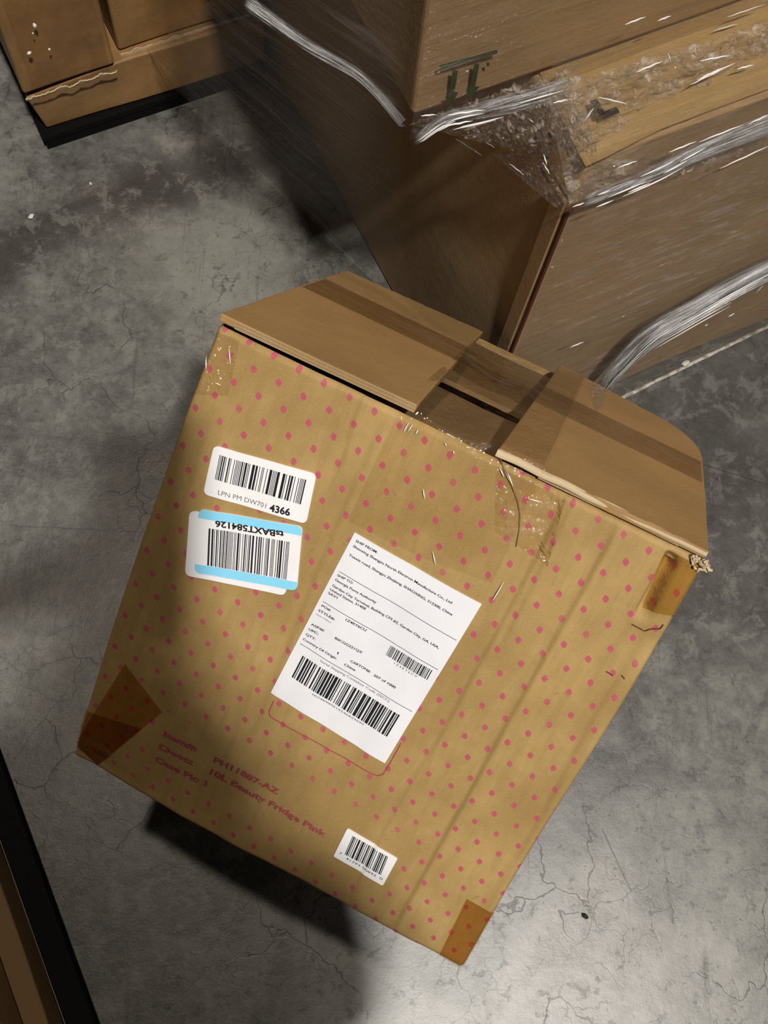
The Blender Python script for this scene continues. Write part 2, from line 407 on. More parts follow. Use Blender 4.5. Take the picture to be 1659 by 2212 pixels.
# ------------------------------------------------------------------ writing
def text_mesh(body_, bold=0.):
    cu = bpy.data.curves.new('t', 'FONT'); cu.body = body_; cu.size = 1; cu.resolution_u = 3; cu.offset = bold
    o = bpy.data.objects.new('t', cu); link(o)
    dg = bpy.context.evaluated_depsgraph_get(); dg.update()
    me = bpy.data.meshes.new_from_object(o.evaluated_get(dg))
    v = [(q.co.x, q.co.y) for q in me.vertices]; f = [tuple(p.vertices) for p in me.polygons]
    bpy.data.objects.remove(o); bpy.data.curves.remove(cu); bpy.data.meshes.remove(me)
    return v, f
def put_text(mb, body_, p0, p1, cap, surf, bold=0., uv=face_uv, mi=0):
    """text whose baseline runs from photo pixel p0 to p1 on the panel; cap = capital height in metres"""
    v, f = text_mesh(body_, bold)
    if not v: return
    x0 = min(q[0] for q in v); x1 = max(q[0] for q in v)
    a, b = Vector(uv(*p0)), Vector(uv(*p1)); d = b - a; L_ = d.length; d = d / L_; n_ = Vector((d.y, -d.x))
    sx = L_ / (x1 - x0); sy = cap / .69
    base_ = len(mb.v)
    for q in v:
        c = a + d * ((q[0] - x0) * sx) + n_ * (q[1] * sy); mb.vert(surf(c.x, c.y))
    for q in f: mb.face([base_ + i for i in q], mi)
def put_quad(mb, c4, surf, nv=1, mi=0):
    c = [Vector(q) for q in c4]; ids = []
    for j in range(nv + 1):
        b = j / nv; p, q = c[0].lerp(c[3], b), c[1].lerp(c[2], b); ids.append((mb.vert(surf(p.x, p.y)), mb.vert(surf(q.x, q.y))))
    for j in range(nv): mb.face((ids[j][0], ids[j + 1][0], ids[j + 1][1], ids[j][1]), mi)
def put_line(mb, p0, p1, wid, surf, seg=14, mi=0):
    a, b = Vector(p0), Vector(p1); d = (b - a).normalized(); n_ = Vector((d.y, -d.x)) * wid / 2
    put_quad(mb, (a - n_, a + n_, b + n_, b - n_), surf, seg, mi)
def barcode(mb, c4, surf, pattern, nv=8, mi=0):
    """c4 corners (u, v) TL TR BR BL; pattern widths alternate bar, space"""
    c = [Vector(q) for q in c4]; tot = sum(pattern); x = 0
    for k, w in enumerate(pattern):
        if k % 2 == 0:
            a, b = x / tot, (x + w * .92) / tot
            put_quad(mb, (c[0].lerp(c[1], a), c[0].lerp(c[1], b), c[3].lerp(c[2], b), c[3].lerp(c[2], a)), surf, nv, mi)
        x += w
def pat(n, seed, opts=(1, 1, 1, 2, 2, 3, 4)):
    r = random.Random(seed); return [r.choice(opts) for _ in range(n)]
def rounded(corners, r, n=6):
    """rounded outline from 4 corner points (2D)"""
    c = [Vector(q) for q in corners]; out = []
    for k in range(4):
        p, a, b = c[k], (c[k - 1] - c[k]).normalized(), (c[(k + 1) % 4] - c[k]).normalized()
        for i in range(n + 1):
            s = i / n; q0, q1 = p + a * r, p + b * r
            out.append(tuple(q0 * (1 - s) ** 2 + p * (2 * s * (1 - s)) + q1 * s ** 2))
    return out
def sticker(name, corners, r, off, mat, label=None, th=.00025):
    """a paper label lying on the panel: fine triangulated sheet that follows its relief"""
    out = rounded(corners, r) if r > 0 else [tuple(c) for c in corners]
    bm = bmesh.new(); vs_ = [bm.verts.new((x, y, 0)) for x, y in out]; bm.faces.new(vs_)
    us = [q[0] for q in out]; vv = [q[1] for q in out]
    for k in range(1, 28):
        for co, no in (((min(us) + (max(us) - min(us)) * k / 28, 0, 0), (1, 0, 0)), ((0, min(vv) + (max(vv) - min(vv)) * k / 28, 0), (0, 1, 0))):
            bmesh.ops.bisect_plane(bm, geom=bm.verts[:] + bm.edges[:] + bm.faces[:], plane_co=co, plane_no=no)
    r_ = bmesh.ops.extrude_face_region(bm, geom=bm.faces[:])
    top = [g for g in r_['geom'] if isinstance(g, bmesh.types.BMVert)]
    st = set(top)
    for v_ in bm.verts:
        v_.co = S(v_.co.x, v_.co.y, off + (th if v_ in st else -.0012))
    bmesh.ops.recalc_face_normals(bm, faces=bm.faces[:])
    me = bpy.data.meshes.new(name); bm.to_mesh(me); bm.free(); me.materials.append(mat)
    for p in me.polygons: p.use_smooth = False
    o = link(bpy.data.objects.new(name, me)); o.parent = box
    if label: o['label'] = label
    return o
def crop(x0, y0, s): return lambda x, y: (x0 + x / s, y0 + y / s)

# shipping label
off = .0007
ship = sticker('shipping_label', uvp((770, 1148), (1040, 1303), (835, 1645), (589, 1495)), 0, off, M['ship'], 'large white shipping label with address lines and barcodes')
sf = lambda u, v: S(u, v, off + .0007)
A, B = crop(640, 1140, 4.046), crop(580, 1330, 4.366)
tx = MB()
for s_, p0, p1, cap in (
    ('SHIP FROM:', A(536, 108), A(722, 210), .00185), ('Shaoxing Shangyu North Electron Manufacture Co., Ltd', A(514, 152), A(1362, 648), .00185),
    ('Yuexie road, Shangyu Zhejiang, SHAOXING, 312300, China', A(478, 226), A(1366, 752), .00185),
    ('SHIP TO:', A(380, 404), A(514, 476), .00185), ('Georgia Ports Authority', A(360, 442), A(712, 647), .00185),
    ('Garden City Terminal, Building CFS #2, Garden City, GA, USA,', A(336, 492), A(1250, 1040), .00185),
    ('United States, 31408', A(316, 527), A(620, 702), .00185), ('SAV1', A(300, 560), A(380, 604), .00185),
    ('PO#:', A(242, 672), A(322, 716), .00185), ('1Z4RY6CU', A(450, 792), A(622, 892), .00195), ('STYLE#:', A(214, 714), A(355, 794), .00195),
    ('ASIN#:', A(150, 838), A(265, 895), .00195), ('B0CGG221QX', A(356, 953), A(588, 1088), .00195), ('UPC:', A(128, 882), A(210, 925), .00195),
    ('QTY:', A(102, 926), A(185, 972), .00195), ('1', A(377, 1086), A(385, 1090), .00195), ('Country Of Origin', A(78, 968), A(366, 1134), .00195),
    ('CARTON#:', B(788, 418), B(972, 524), .00195), ('China', B(730, 450), B(832, 508), .00195), ('207 of 1000', B(1003, 552), B(1208, 668), .00195)):
    put_text(tx, s_, p0, p1, cap, sf, .014)
for p0, p1 in ((A(400, 365), A(1403, 968)), (A(258, 628), A(1247, 1226)), (B(323, 250), B(1365, 888))):
    put_line(tx, face_uv(*p0), face_uv(*p1), .0004, sf)
tx.build('address_text', M['ink'], ship)
for nm_, s_, p0, p1, cap in (('style_text', 'Paris Hilton', A(197, 744), A(325, 818), .0012), ('code_caption', 'Serial Shipping Container Code (SSCC)', B(508, 415), B(1150, 795), .00195),
    ('order_digits', '1 Z 4 R Y 6 C U', B(1195, 438), B(1405, 562), .0019), ('container_digits', '00748989616546829690', B(430, 728), B(912, 1018), .0016)):
    tg = MB(); put_text(tg, s_, p0, p1, cap, sf, .0); tg.build(nm_, M['grey_ink'], ship)
b1 = MB(); barcode(b1, uvp(*[B(*q) for q in ((345, 365), (1255, 918), (1135, 1120), (240, 568))]), sf,
    [2, 1, 1, 2, 3, 1, 2, 1, 2, 2, 2, 1, 1, 3, 2, 2, 1, 1, 2, 1, 1, 1, 3, 1, 3, 1, 2, 1, 4, 1, 2, 1, 1, 3, 1, 2, 1, 1, 1, 1, 2, 3, 1, 1, 3, 2, 2, 1, 1, 1, 1, 2, 4, 1, 1, 1, 3, 2, 2, 1, 1, 1, 4, 1, 2, 1, 3, 1, 2, 1, 1, 2, 1, 1, 2, 2, 3, 1, 1, 1, 2])
b1.build('barcode', M['ink'], ship)
b2 = MB(); barcode(b2, uvp(*[B(*q) for q in ((1167, 265), (1555, 497), (1505, 588), (1120, 355))]), sf, pat(61, 4, (1, 1, 2, 1, 3, 1, 2))); b2.build('barcode', M['ink'], ship)

# plate label with the 4366 number
C_ = crop(440, 950, 6.319)
lpn = sticker('plate_label', uvp((470, 962), (686, 1025), (665, 1132), (448, 1068)), .0045, off, M['label'], 'white rounded barcode label ending in 4366')
m = MB(); barcode(m, uvp(*[C_(*q) for q in ((272, 207), (1424, 548), (1352, 882), (210, 540))]), sf, pat(75, 11, (1, 1, 2, 1, 3, 2, 4, 1))); m.build('barcode', M['ink'], lpn)
m = MB(); put_text(m, 'LPN PM DW701', C_(250, 748), C_(884, 932), .0036, sf); m.build('plate_text', M['grey_ink'], lpn)
m = MB(); put_text(m, '4366', C_(932, 968), C_(1205, 1036), .0052, sf, .03); m.build('number_text', M['ink'], lpn)

# plain white label under the blue striped one
sticker('backing_label', uvp((419, 1104), (640, 1138), (622, 1286), (410, 1243)), .005, off, M['label'], 'plain white label peeking out under the blue striped one')
off2 = .0013; sf2 = lambda u, v: S(u, v, off2 + .0008)
bl = uvp((440, 1100), (658, 1137), (647, 1274), (431, 1236))
blue = sticker('striped_label', bl, .0045, off2, M['label'], 'white barcode label with two light blue stripes, stuck on upside down')
def sub(c, a0, a1, b0, b1):
    c = [Vector(q) for q in c]
    f_ = lambda a, b: tuple((c[0] * (1 - a) + c[1] * a) * (1 - b) + (c[3] * (1 - a) + c[2] * a) * b)
    return [f_(a0, b0), f_(a1, b0), f_(a1, b1), f_(a0, b1)]
for b0, b1_, up in ((.0, .135, True), (.86, 1.0, False)):
    c4 = sub(bl, 0, 1, b0, b1_); r = rounded(c4, .0045, 5)
    pts = (r[:12] + [c4[2], c4[3]]) if up else ([c4[0], c4[1]] + r[12:])
    bm = bmesh.new(); bm.faces.new([bm.verts.new((x, y, 0)) for x, y in pts])
    us = [q[0] for q in pts]
    for k in range(1, 28): bmesh.ops.bisect_plane(bm, geom=bm.verts[:] + bm.edges[:] + bm.faces[:], plane_co=(min(us) + (max(us) - min(us)) * k / 28, 0, 0), plane_no=(1, 0, 0))
    for v_ in bm.verts: v_.co = S(v_.co.x, v_.co.y, off2 + .0006)
    me = bpy.data.meshes.new('blue_stripe'); bm.to_mesh(me); bm.free(); me.materials.append(M['blue'])
    o = link(bpy.data.objects.new('blue_stripe', me)); o.parent = blue
m = MB(); barcode(m, uvp(*[C_(*q) for q in ((135, 1205), (1210, 1385), (1170, 1895), (112, 1712))]), sf2, pat(81, 23, (1, 1, 2, 1, 2, 1, 3))); m.build('barcode', M['ink'], blue)
m = MB(); put_text(m, 'tsBAXT584126', C_(1135, 1245), C_(220, 1102), .0046, sf2, .03); m.build('code_text', M['ink'], blue)

# product code sticker
E_ = crop(310, 1540, 2.91)
upc = sticker('product_code_label', uvp((753, 1787), (862, 1852), (829, 1911), (722, 1848)), .0015, off, M['label'], 'small white product code label near the lower edge')
m = MB(); barcode(m, uvp(*[E_(*q) for q in ((1325, 765), (1548, 893), (1500, 1008), (1272, 882))]), sf, [1, 1, 2, 1, 1, 2, 1, 2, 3, 2, 1, 1, 3, 1, 1, 2, 1, 2, 2, 1, 1, 2, 1, 1, 3, 1, 1, 2, 1, 3, 1, 1, 2, 1, 2, 1, 1, 2, 2, 1, 1]); m.build('barcode', M['ink'], upc)
m = MB()
put_text(m, '7', E_(1236, 878), E_(1252, 886), .0022, sf); put_text(m, '41393 00892', E_(1276, 912), E_(1468, 1020), .0022, sf); put_text(m, '0', E_(1490, 1032), E_(1508, 1042), .0022, sf)
m.build('product_digits', M['grey_ink'], upc)

# pink stamped text and rounded frame printed on the panel
m = MB(); sp_ = lambda u, v: S(u, v, .00045)
for s_, p0, p1, cap in (('Item#:', (136, 142), (345, 236), .0050), ('Desc:', (106, 220), (322, 318), .0050), ('Case Pk: 1', (80, 296), (404, 452), .0050),
                        ('PH11887-AZ', (448, 298), (852, 514), .0050), ('10L Beauty Fridge Pink', (424, 372), (1146, 778), .0052)):
    put_text(m, s_, E_(*p0), E_(*p1), cap, sp_, .036)
m.build('pink_text', M['pink_print'], box)
Gc = crop(130, 1350, 2.155)
path = [Gc(*q) for q in ((1003, 350), (990, 378), (980, 402), (984, 420), (1000, 434), (1100, 490), (1220, 554), (1340, 620), (1420, 664), (1462, 688), (1485, 696), (1508, 690), (1530, 658), (1560, 604), (1592, 545))]
m = MB()
for a, b in zip(path, path[1:]): put_line(m, face_uv(*a), face_uv(*b), .0009, sp_, 6)
m.build('pink_frame_line', M['pink_print'], box)

# ------------------------------------------------------------------ floor
FLZ = 0.
def P2(x, y): q = fl(x, y); return (q.x, q.y)
t = NT('worn_concrete'); g = t.geo(); sep = t.n('SeparateXYZ', {0: g}); X, Y = sep.outputs[0], sep.outputs[1]
def seg_dist(p, q, wob=None):
    px, py = p; qx, qy = q; dx, dy = qx - px, qy - py; l2 = dx * dx + dy * dy
    ax, ay = t.math('SUBTRACT', X, px), t.math('SUBTRACT', Y, py)
    if wob is not None: ax = t.math('ADD', ax, wob); ay = t.math('ADD', ay, t.math('MULTIPLY', wob, -.7))
    h_ = t.math('MULTIPLY', t.math('ADD', t.math('MULTIPLY', ax, dx), t.math('MULTIPLY', ay, dy)), 1 / l2, clamp=True)
    ex, ey = t.math('SUBTRACT', ax, t.math('MULTIPLY', h_, dx)), t.math('SUBTRACT', ay, t.math('MULTIPLY', h_, dy))
    return t.math('SQRT', t.math('ADD', t.math('MULTIPLY', ex, ex), t.math('MULTIPLY', ey, ey)))
def spot(p, r0, r1, wob):
    ax, ay = t.math('ADD', t.math('SUBTRACT', X, p[0]), wob), t.math('SUBTRACT', t.math('SUBTRACT', Y, p[1]), wob)
    return t.math('SUBTRACT', 1., t.ss(t.math('SQRT', t.math('ADD', t.math('MULTIPLY', ax, ax), t.math('MULTIPLY', ay, ay))), r0, r1))
big = t.noise(g, 3.2, 5, .6, .3); mid = t.noise(g, 13, 7, .68, .25); fine = t.noise(g, 70, 6, .7); grit = t.noise(g, 420, 3, .6)
wobble = t.math('MULTIPLY', t.math('SUBTRACT', t.noise(g, 9, 4), .5), .16); wob2 = t.math('MULTIPLY', t.math('SUBTRACT', t.noise(g, 60, 4), .5), .02)
dirt = t.math('ADD', t.math('MULTIPLY', t.ss(big, .3, .75), .45), t.math('MULTIPLY', t.ss(mid, .3, .75), .35))
dirt = t.math('ADD', dirt, t.math('MULTIPLY', t.ss(fine, .3, .7), .30))
col = t.n('ValToRGB', {0: dirt}); cr = col.color_ramp
cr.elements[0].position = .08; cr.elements[0].color = (.040, .038, .035, 1); cr.elements[1].position = .95; cr.elements[1].color = (.20, .195, .175, 1)
e = cr.elements.new(.5); e.color = (.105, .102, .094, 1)
c = col.outputs[0]
# darker area by the pallet's right, tyre marks at the left
dark_area = spot(P2(1620, 900), .10, .42, wobble)
c = t.mix(t.math('MULTIPLY', dark_area, .62), c, (.045, .042, .037))
for p, q, w0, w1, k in (((-20, 570), (330, 400), .012, .06, .75), ((300, 410), (560, 330), .006, .05, .7), ((-30, 520), (300, 395), .001, .012, .6)):
    sd = seg_dist(P2(*p), P2(*q), t.math('MULTIPLY', wobble, .35)); c = t.mix(t.math('MULTIPLY', t.math('SUBTRACT', 1., t.ss(sd, w0, w1)), k), c, (.025, .021, .019))
pale_sheen = spot(P2(1120, 2230), .05, .36, wobble)  # paler concrete, with the lamp's sheen on it painted in as well
c = t.mix(t.math('MULTIPLY', pale_sheen, .80), c, t.mix(t.ss(mid, .3, .7), (.27, .265, .255), (.46, .455, .44)))
lit_patch = spot(P2(480, 570), .03, .14, wobble); c = t.mix(t.math('MULTIPLY', lit_patch, .5), c, (.26, .26, .225))  # lamplit floor near the film curtain, its brightness put into the colour
pat_ = t.noise(g, 30, 8, .75, .35)
c = t.mix(t.math('MULTIPLY', t.ss(pat_, .50, .60), .40), c, (.21, .205, .185))
c = t.mix(t.math('MULTIPLY', t.math('SUBTRACT', 1., t.ss(t.noise(g, 52, 7, .75, .3), .36, .45)), .55), c, (.035, .032, .029))
c = t.mix(t.math('MULTIPLY', t.ss(t.noise(g, 150, 3, .6), .66, .72), .6), c, (.028, .024, .021))
# crack web
warp = t.n('VectorMath', {0: g, 1: t.n('VectorMath', {0: t.n('TexNoise', {'Vector': g, 'Scale': 14., 'Detail': 4.}).outputs['Color'], 3: .09}, operation='SCALE').outputs[0]}, operation='ADD').outputs[0]
cracks = None
for s_, th, k in ((9., .010, .6), (23., .018, .35)):
    vo = t.n('TexVoronoi', {'Vector': warp, 'Scale': s_}, feature='DISTANCE_TO_EDGE').outputs[0]
    ck = t.math('MULTIPLY', t.math('MULTIPLY', t.math('SUBTRACT', 1., t.ss(vo, th * .2, th)), t.ss(t.noise(g, 6 if s_ < 20 else 9, 3), .47, .62)), k)
    c = t.mix(ck, c, (.02, .018, .016)); cracks = ck if cracks is None else t.math('ADD', cracks, ck)
for p, q in (((196, 1421), (30, 1640)), ((1515, 1003), (1690, 1056)), ((20, 1135), (320, 1150)), ((1300, 1790), (1360, 1920))):
    sd = seg_dist(P2(*p), P2(*q), t.math('MULTIPLY', wob2, .35)); c = t.mix(t.math('MULTIPLY', t.math('SUBTRACT', 1., t.ss(sd, .0003, .0012)), .6), c, (.02, .018, .016))
# straight scratches
for rot, k in ((.5, 1.), (1.9, .8), (-.4, .8)):
    sn = t.noise(t.n('Mapping', {0: g, 2: (0, 0, rot), 3: (70, 3.5, 1)}).outputs[0], 1., 3, .6, .2)
    c = t.mix(t.math('MULTIPLY', t.ss(sn, .64, .73), .42 * k), c, (.04, .034, .03))
spk = t.n('TexVoronoi', {'Vector': g, 'Scale': 55.}, feature='F1').outputs[0]
c = t.mix(t.math('MULTIPLY', t.math('SUBTRACT', 1., t.ss(spk, .03, .09)), .6), c, (.04, .034, .03))
c = t.mix(t.math('MULTIPLY', t.ss(grit, .6, .8), .25), c, (.3, .29, .27))
hgt = t.math('SUBTRACT', t.math('ADD', t.math('MULTIPLY', fine, .4), t.math('MULTIPLY', grit, .1)), t.math('MULTIPLY', cracks, .25))
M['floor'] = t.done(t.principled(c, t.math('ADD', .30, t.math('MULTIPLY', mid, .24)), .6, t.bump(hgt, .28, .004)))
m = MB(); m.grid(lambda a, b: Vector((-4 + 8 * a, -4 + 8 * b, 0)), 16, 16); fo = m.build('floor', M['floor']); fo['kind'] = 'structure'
# pale joint filler
m = MB(); p0, p1 = fl(1250, 905), fl(1760, 655); d = (p1 - p0).normalized(); nn = Vector((-d.y, d.x, 0))
p0 -= d * .5; p1 += d * 1.0; Lj = (p1 - p0).length
def joint(a, b):
    s = a * Lj; wv = .0042 + .0012 * noise.noise(Vector((s * 60, 0, 0)))
    return p0 + d * s + nn * ((b - .5) * wv + .0006 * noise.noise(Vector((s * 30, 4, 0)))) + Vector((0, 0, .0012 * math.sin(math.pi * b) + .0001))
m.grid(joint, 300, 4)
t = NT('joint_filler'); nz = t.noise(t.geo(), 120, 4); M['joint'] = t.done(t.principled(t.mix(t.ss(nz, .35, .6), (.22, .2, .16), (.50, .47, .40)), .8, .2))
o = m.build('trim_1', M['joint'], None, True); o['kind'] = 'structure'

# ------------------------------------------------------------------ wrapped pallet load
R_ = Vector((.90235, .43100, 0)); L_ = Vector((-.43100, .90235, 0)); Z_ = Vector((0, 0, 1))
C0 = Vector((.1855, .46777, 0)); HC = .5305
def frame(o): return Matrix(((R_.x, L_.x, 0, o.x), (R_.y, L_.y, 0, o.y), (0, 0, 1, o.z), (0, 0, 0, 1)))
def rot3(): return Matrix(((R_.x, L_.x, 0), (R_.y, L_.y, 0), (0, 0, 1)))
def carton_body(parent, sx, sy, sz, mat, crush=0., seed=0, dent=None, name='body', z0=0.):
    """closed carton with softly bulging walls; local x along R, y along L, z up from its corner"""
    m = MB(); n = 22
    def sh(p):
        q = Vector(p); nx = noise.noise(q * 5 + Vector((seed, 0, 0))); ny = noise.noise(q * 5 + Vector((0, seed, 9)))
        q += Vector((nx, ny, noise.noise(q * 6 + Vector((seed, 3, 3))) * .6)) * crush
        if dent: q = dent(q)
        return q + Vector((0, 0, z0))
    F_ = [lambda a, b: (a * sx, 0, b * sz), lambda a, b: (sx, a * sy, b * sz), lambda a, b: (sx - a * sx, sy, b * sz), lambda a, b: (0, sy - a * sy, b * sz),
          lambda a, b: (a * sx, b * sy, sz), lambda a, b: (a * sx, sy - b * sy, 0)]
    for f_ in F_: m.grid(lambda a, b: sh(f_(a, b)), n, n)
    o = m.build(name, mat, parent)
    bm = bmesh.new(); bm.from_mesh(o.data); bmesh.ops.remove_doubles(bm, verts=bm.verts[:], dist=1e-5); bmesh.ops.recalc_face_normals(bm, faces=bm.faces[:]); bm.to_mesh(o.data); bm.free()
    return bevel(o, .004, 3)
big = thing('carton', 'large brown carton standing on the floor right behind the pink-dotted box, crushed top corner', 'carton', C0, rot3(), 'cartons of the wrapped pallet load')
def dent_big(q):
    r = (Vector((q.x, q.y, q.z)) - Vector((0, 0, HC))).length
    k = max(0, 1 - r / .09); return q + Vector((.012, .010, -.016)) * k * k
carton_body(big, 1.15, .80, HC, M['carton'], .0035, 1, dent_big)
bi = frame(C0).inverted()
def on_right(x, y, back=0.): return bi @ on_plane(x, y, C0 + L_ * back, L_)     # local point on the right-hand wall plane
def on_left(x, y, back=0.): return bi @ on_plane(x, y, C0 + R_ * back, R_)
# glued seam along the front edge
m = MB(); m.box((-.0030, .001, .004), (-.0003, .017, HC - .05)); bevel(m.build('glue_seam', M['carton'], big), .0008, 1)
m = MB(); m.box((-.0014, -.0030, .004), (.0016, -.0008, HC - .06)); m.build('dark_seam', M['seam_ink'], big)
# flap on its top that lifts at the crushed corner
m = MB()
def tf(a, b):
    x = .004 + a * .9; y = .002 + b * .22
    return Vector((x, y, HC + .003 + .004 * noise.noise(Vector((x * 14, y * 14, 2))) - .014 * max(0, 1 - (x + y) / .07)))
m.grid(tf, 60, 14, 0); o = m.build('top_flap', M['kraft'], big, True); sm = o.modifiers.new('th', 'SOLIDIFY'); sm.thickness = .004
# printed marks
def mark_lines(name, lines, plane, wid, parent, mat, offv):
    m = MB()
    for p, q in lines:
        a, b = plane(*p), plane(*q); d_ = (b - a).normalized(); nn_ = offv.normalized(); s_ = d_.cross(nn_) * wid / 2
        ids = [m.vert(v + offv) for v in (a - s_, a + s_, b + s_, b - s_)]; m.face(ids)
    return m.build(name, mat, parent)
def on_top(x, y): return bi @ on_plane(x, y, C0 + Z_ * (HC + .004), Z_)
mark_lines('printed_mark', [((1277, 228), (1298, 262)), ((1296, 262), (1330, 249))], on_top, .0055, big, M['ink'], Vector((0, 0, .006)))
mk = MB()
def poly_mark(mb_, pts, plane, offv):
    ids = [mb_.vert(plane(*p) + offv) for p in pts]; mb_.face(ids)
K = crop(880, 60, 2.911)
for pts in ([(835, 665), (858, 670), (838, 740), (815, 735)], [(922, 690), (950, 700), (918, 815), (890, 805)], [(935, 632), (962, 690), (905, 682)], [(862, 860), (885, 865), (935, 965), (918, 970)]):
    poly_mark(mk, [K(*p) for p in pts], lambda x, y: on_left(x, y), Vector((-.005, 0, 0)))
mk.build('printed_arrows', M['ink'], big)

U0 = C0 + Z_ * (HC + .010) + R_ * (-.1021) + L_ * .0737
upper = thing('carton', 'upper brown carton with two dark green down arrows printed beside its corner', 'carton', U0, rot3(), 'cartons of the wrapped pallet load')
carton_body(upper, 1.2, .75, .62, M['carton'], .003, 5)
ui = frame(U0).inverted()
def on_up(x, y): return ui @ on_plane(x, y, U0, L_)
m = MB(); ov = Vector((0, -.0045, 0))
for pts in ([(180, 205), (545, 105), (548, 130), (182, 230)], [(265, 232), (300, 238), (278, 372), (303, 374), (250, 462), (216, 402), (247, 395)],
            [(402, 192), (434, 196), (408, 338), (436, 336), (378, 422), (348, 362), (376, 360)], [(478, 188), (496, 186), (498, 208), (480, 212)]):
    poly_mark(m, [K(*p) for p in pts], on_up, ov)
m.build('down_arrow_mark', M['green_ink'], upper)

# ------------------------------------------------------------------ stretch film
M['film'] = film_mat('stretch_film', (.975, .96, .945), .9, .20, .10, (3, 60, 1), .8, 2.2, (.60, .50, .38), .014, .10, .5, .8)
M['film_dark'] = film_mat('stretch_film_loose', (.95, .94, .93), .6, .34, .16, (2, 40, 1), .35, 2.0, (.50, .47, .45), .006, .25, .45, .75, (.34, .58))
M['film_crumple'] = film_mat('crumpled_film', (.985, .98, .975), .75, .40, .08, (1, 1.6, 1), 1.0, 30, (.92, .82, .72), .016, .16, .52, .66, None, 2.)
t = NT('gathered_film'); uvw = t.n('TexCoord').outputs['UV']; vv_ = t.math('FRACT', t.n('SeparateXYZ', {0: uvw}).outputs[1])
a_ = t.noise(t.n('Mapping', {0: uvw, 3: (5, 14, 1)}).outputs[0], 1., 5, .65, .5); b_ = t.noise(t.n('Mapping', {0: uvw, 3: (14, 34, 1)}).outputs[0], 1., 3, .6, .4)
nb_ = t.bump(t.math('ADD', a_, t.math('MULTIPLY', b_, .5)), .9, .012)
ends_ = t.math('MULTIPLY', t.ss(t.n('SeparateXYZ', {0: uvw}).outputs[0], .0, .06), t.math('SUBTRACT', 1., t.math('MULTIPLY', t.ss(t.n('SeparateXYZ', {0: uvw}).outputs[0], .5, .6), .6)))
soft = t.ss(t.math('MULTIPLY', t.math('MULTIPLY', vv_, t.math('SUBTRACT', 1., vv_)), 4.), .02, .55)
hz_ = t.math('MULTIPLY', t.math('MULTIPLY', t.ss(t.math('ADD', t.math('MULTIPLY', a_, .6), t.math('MULTIPLY', b_, .4)), .38, .58), .92), t.math('MULTIPLY', soft, ends_))
x_ = t.n('MixShader', {0: t.math('MULTIPLY', t.n('LayerWeight', {'Blend': .2, 'Normal': nb_}).outputs['Fresnel'], t.math('MULTIPLY', soft, .8)), 1: t.n('BsdfTransparent', {0: (.98, .98, .98, 1)}).outputs[0], 2: t.n('BsdfGlossy', {'Roughness': .14, 'Normal': nb_}).outputs[0]}).outputs[0]
M['film_rope'] = t.done(t.n('MixShader', {0: hz_, 1: x_, 2: t.principled((.90, .88, .89), .22, .9, nb_)}).outputs[0])
wrap = thing('stretch_wrap', 'clear stretch film wound around the two stacked cartons, gathered into shiny ropes', 'plastic wrap', C0, rot3())
def wgrid(fn, nu, nv, name, mat, us=1., vs_=1., parent=None):
    m = MB(); m.grid(fn, nu, nv, 0, lambda a, b: (a * us, b * vs_)); return m.build(name, mat, parent or wrap, smooth=True)
uo = Vector((-.1021, .0737, HC))
def nz3(x, y, s): return noise.noise(Vector((x, y, s)))
# right side, upper carton
wgrid(lambda a, b: Vector((uo.x - .004 + a * 1.15, uo.y - .007 - .003 * abs(nz3(a * 4, b * 30, 1)), HC - .005 + b * .62)), 30, 60, 'side_film', M['film'], 1.15, .62)
# right side, from the upper carton's lower edge out over the top flap and down
def drop(a, b):
    x = -.004 + a * 1.10; s = b
    if s < .25: q = s / .25; y = uo.y - .006 + (-.012 - uo.y + .006) * q; z = HC + .028 * (1 - q) ** 2.0 + .010
    else: q = (s - .25) / .75; y = -.009 - .004 * q; z = HC + .010 - q * (HC + .004)
    k = .004 * nz3(x * 5, s * 40, 2) + .0025 * nz3(x * 22, s * 60, 6)
    x += .0
    if x < .02 and s >= .2: y -= .0; x = x
    return Vector((x, y - abs(k), max(.006, z + k * .6)))
wgrid(drop, 90, 140, 'side_film', M['film'], 1.05, .75)
# crumpled film bridging from the upper corner to the crushed corner
def tri(P, Q, R0, S0, amp, seed, fr=30, bulge=.02):
    P, Q, R0, S0 = map(Vector, (P, Q, R0, S0))
    def fn(a, b):
        v = (P * (1 - a) + Q * a) * (1 - b) + (S0 * (1 - a) + R0 * a) * b
        k = noise.noise(Vector((a * fr * .6, b * fr, seed))) + .6 * noise.noise(Vector((a * fr * 2, b * fr * 2.2, seed + 4)))
        env = min(1, 8 * a * (1 - a) + .3)
        return v + Vector((-.3, -.8, .35)) * (amp * k * env)
    return fn
up_c = uo + Vector((-.006, -.006, .012))
def wl(x, y, pl, back): return pl(x, y, back)
cr_ = [up_c, on_right(1190, 150, .045), on_right(1330, 300, -.012), on_left(1040, 420, -.016)]
wgrid(tri(up_c, on_right(1240, 140, .060), on_right(1290, 330, -.014), on_left(1130, 330, -.016), .009, 3), 90, 70, 'crumpled_film', M['film_crumple'], .3, .2)
wgrid(tri(on_left(1060, 330, -.018), on_left(1190, 330, -.016), on_right(1265, 420, -.012), on_left(1200, 450, -.014), .007, 8), 60, 40, 'crumpled_film', M['film_crumple'], .2, .15)
wgrid(tri(on_right(1180, 190, .045), on_right(1740, 25, .035), on_right(1740, 300, -.012), on_right(1230, 440, -.012), .006, 13, 24), 150, 70, 'crumpled_film', M['film_crumple'], .5, .2)
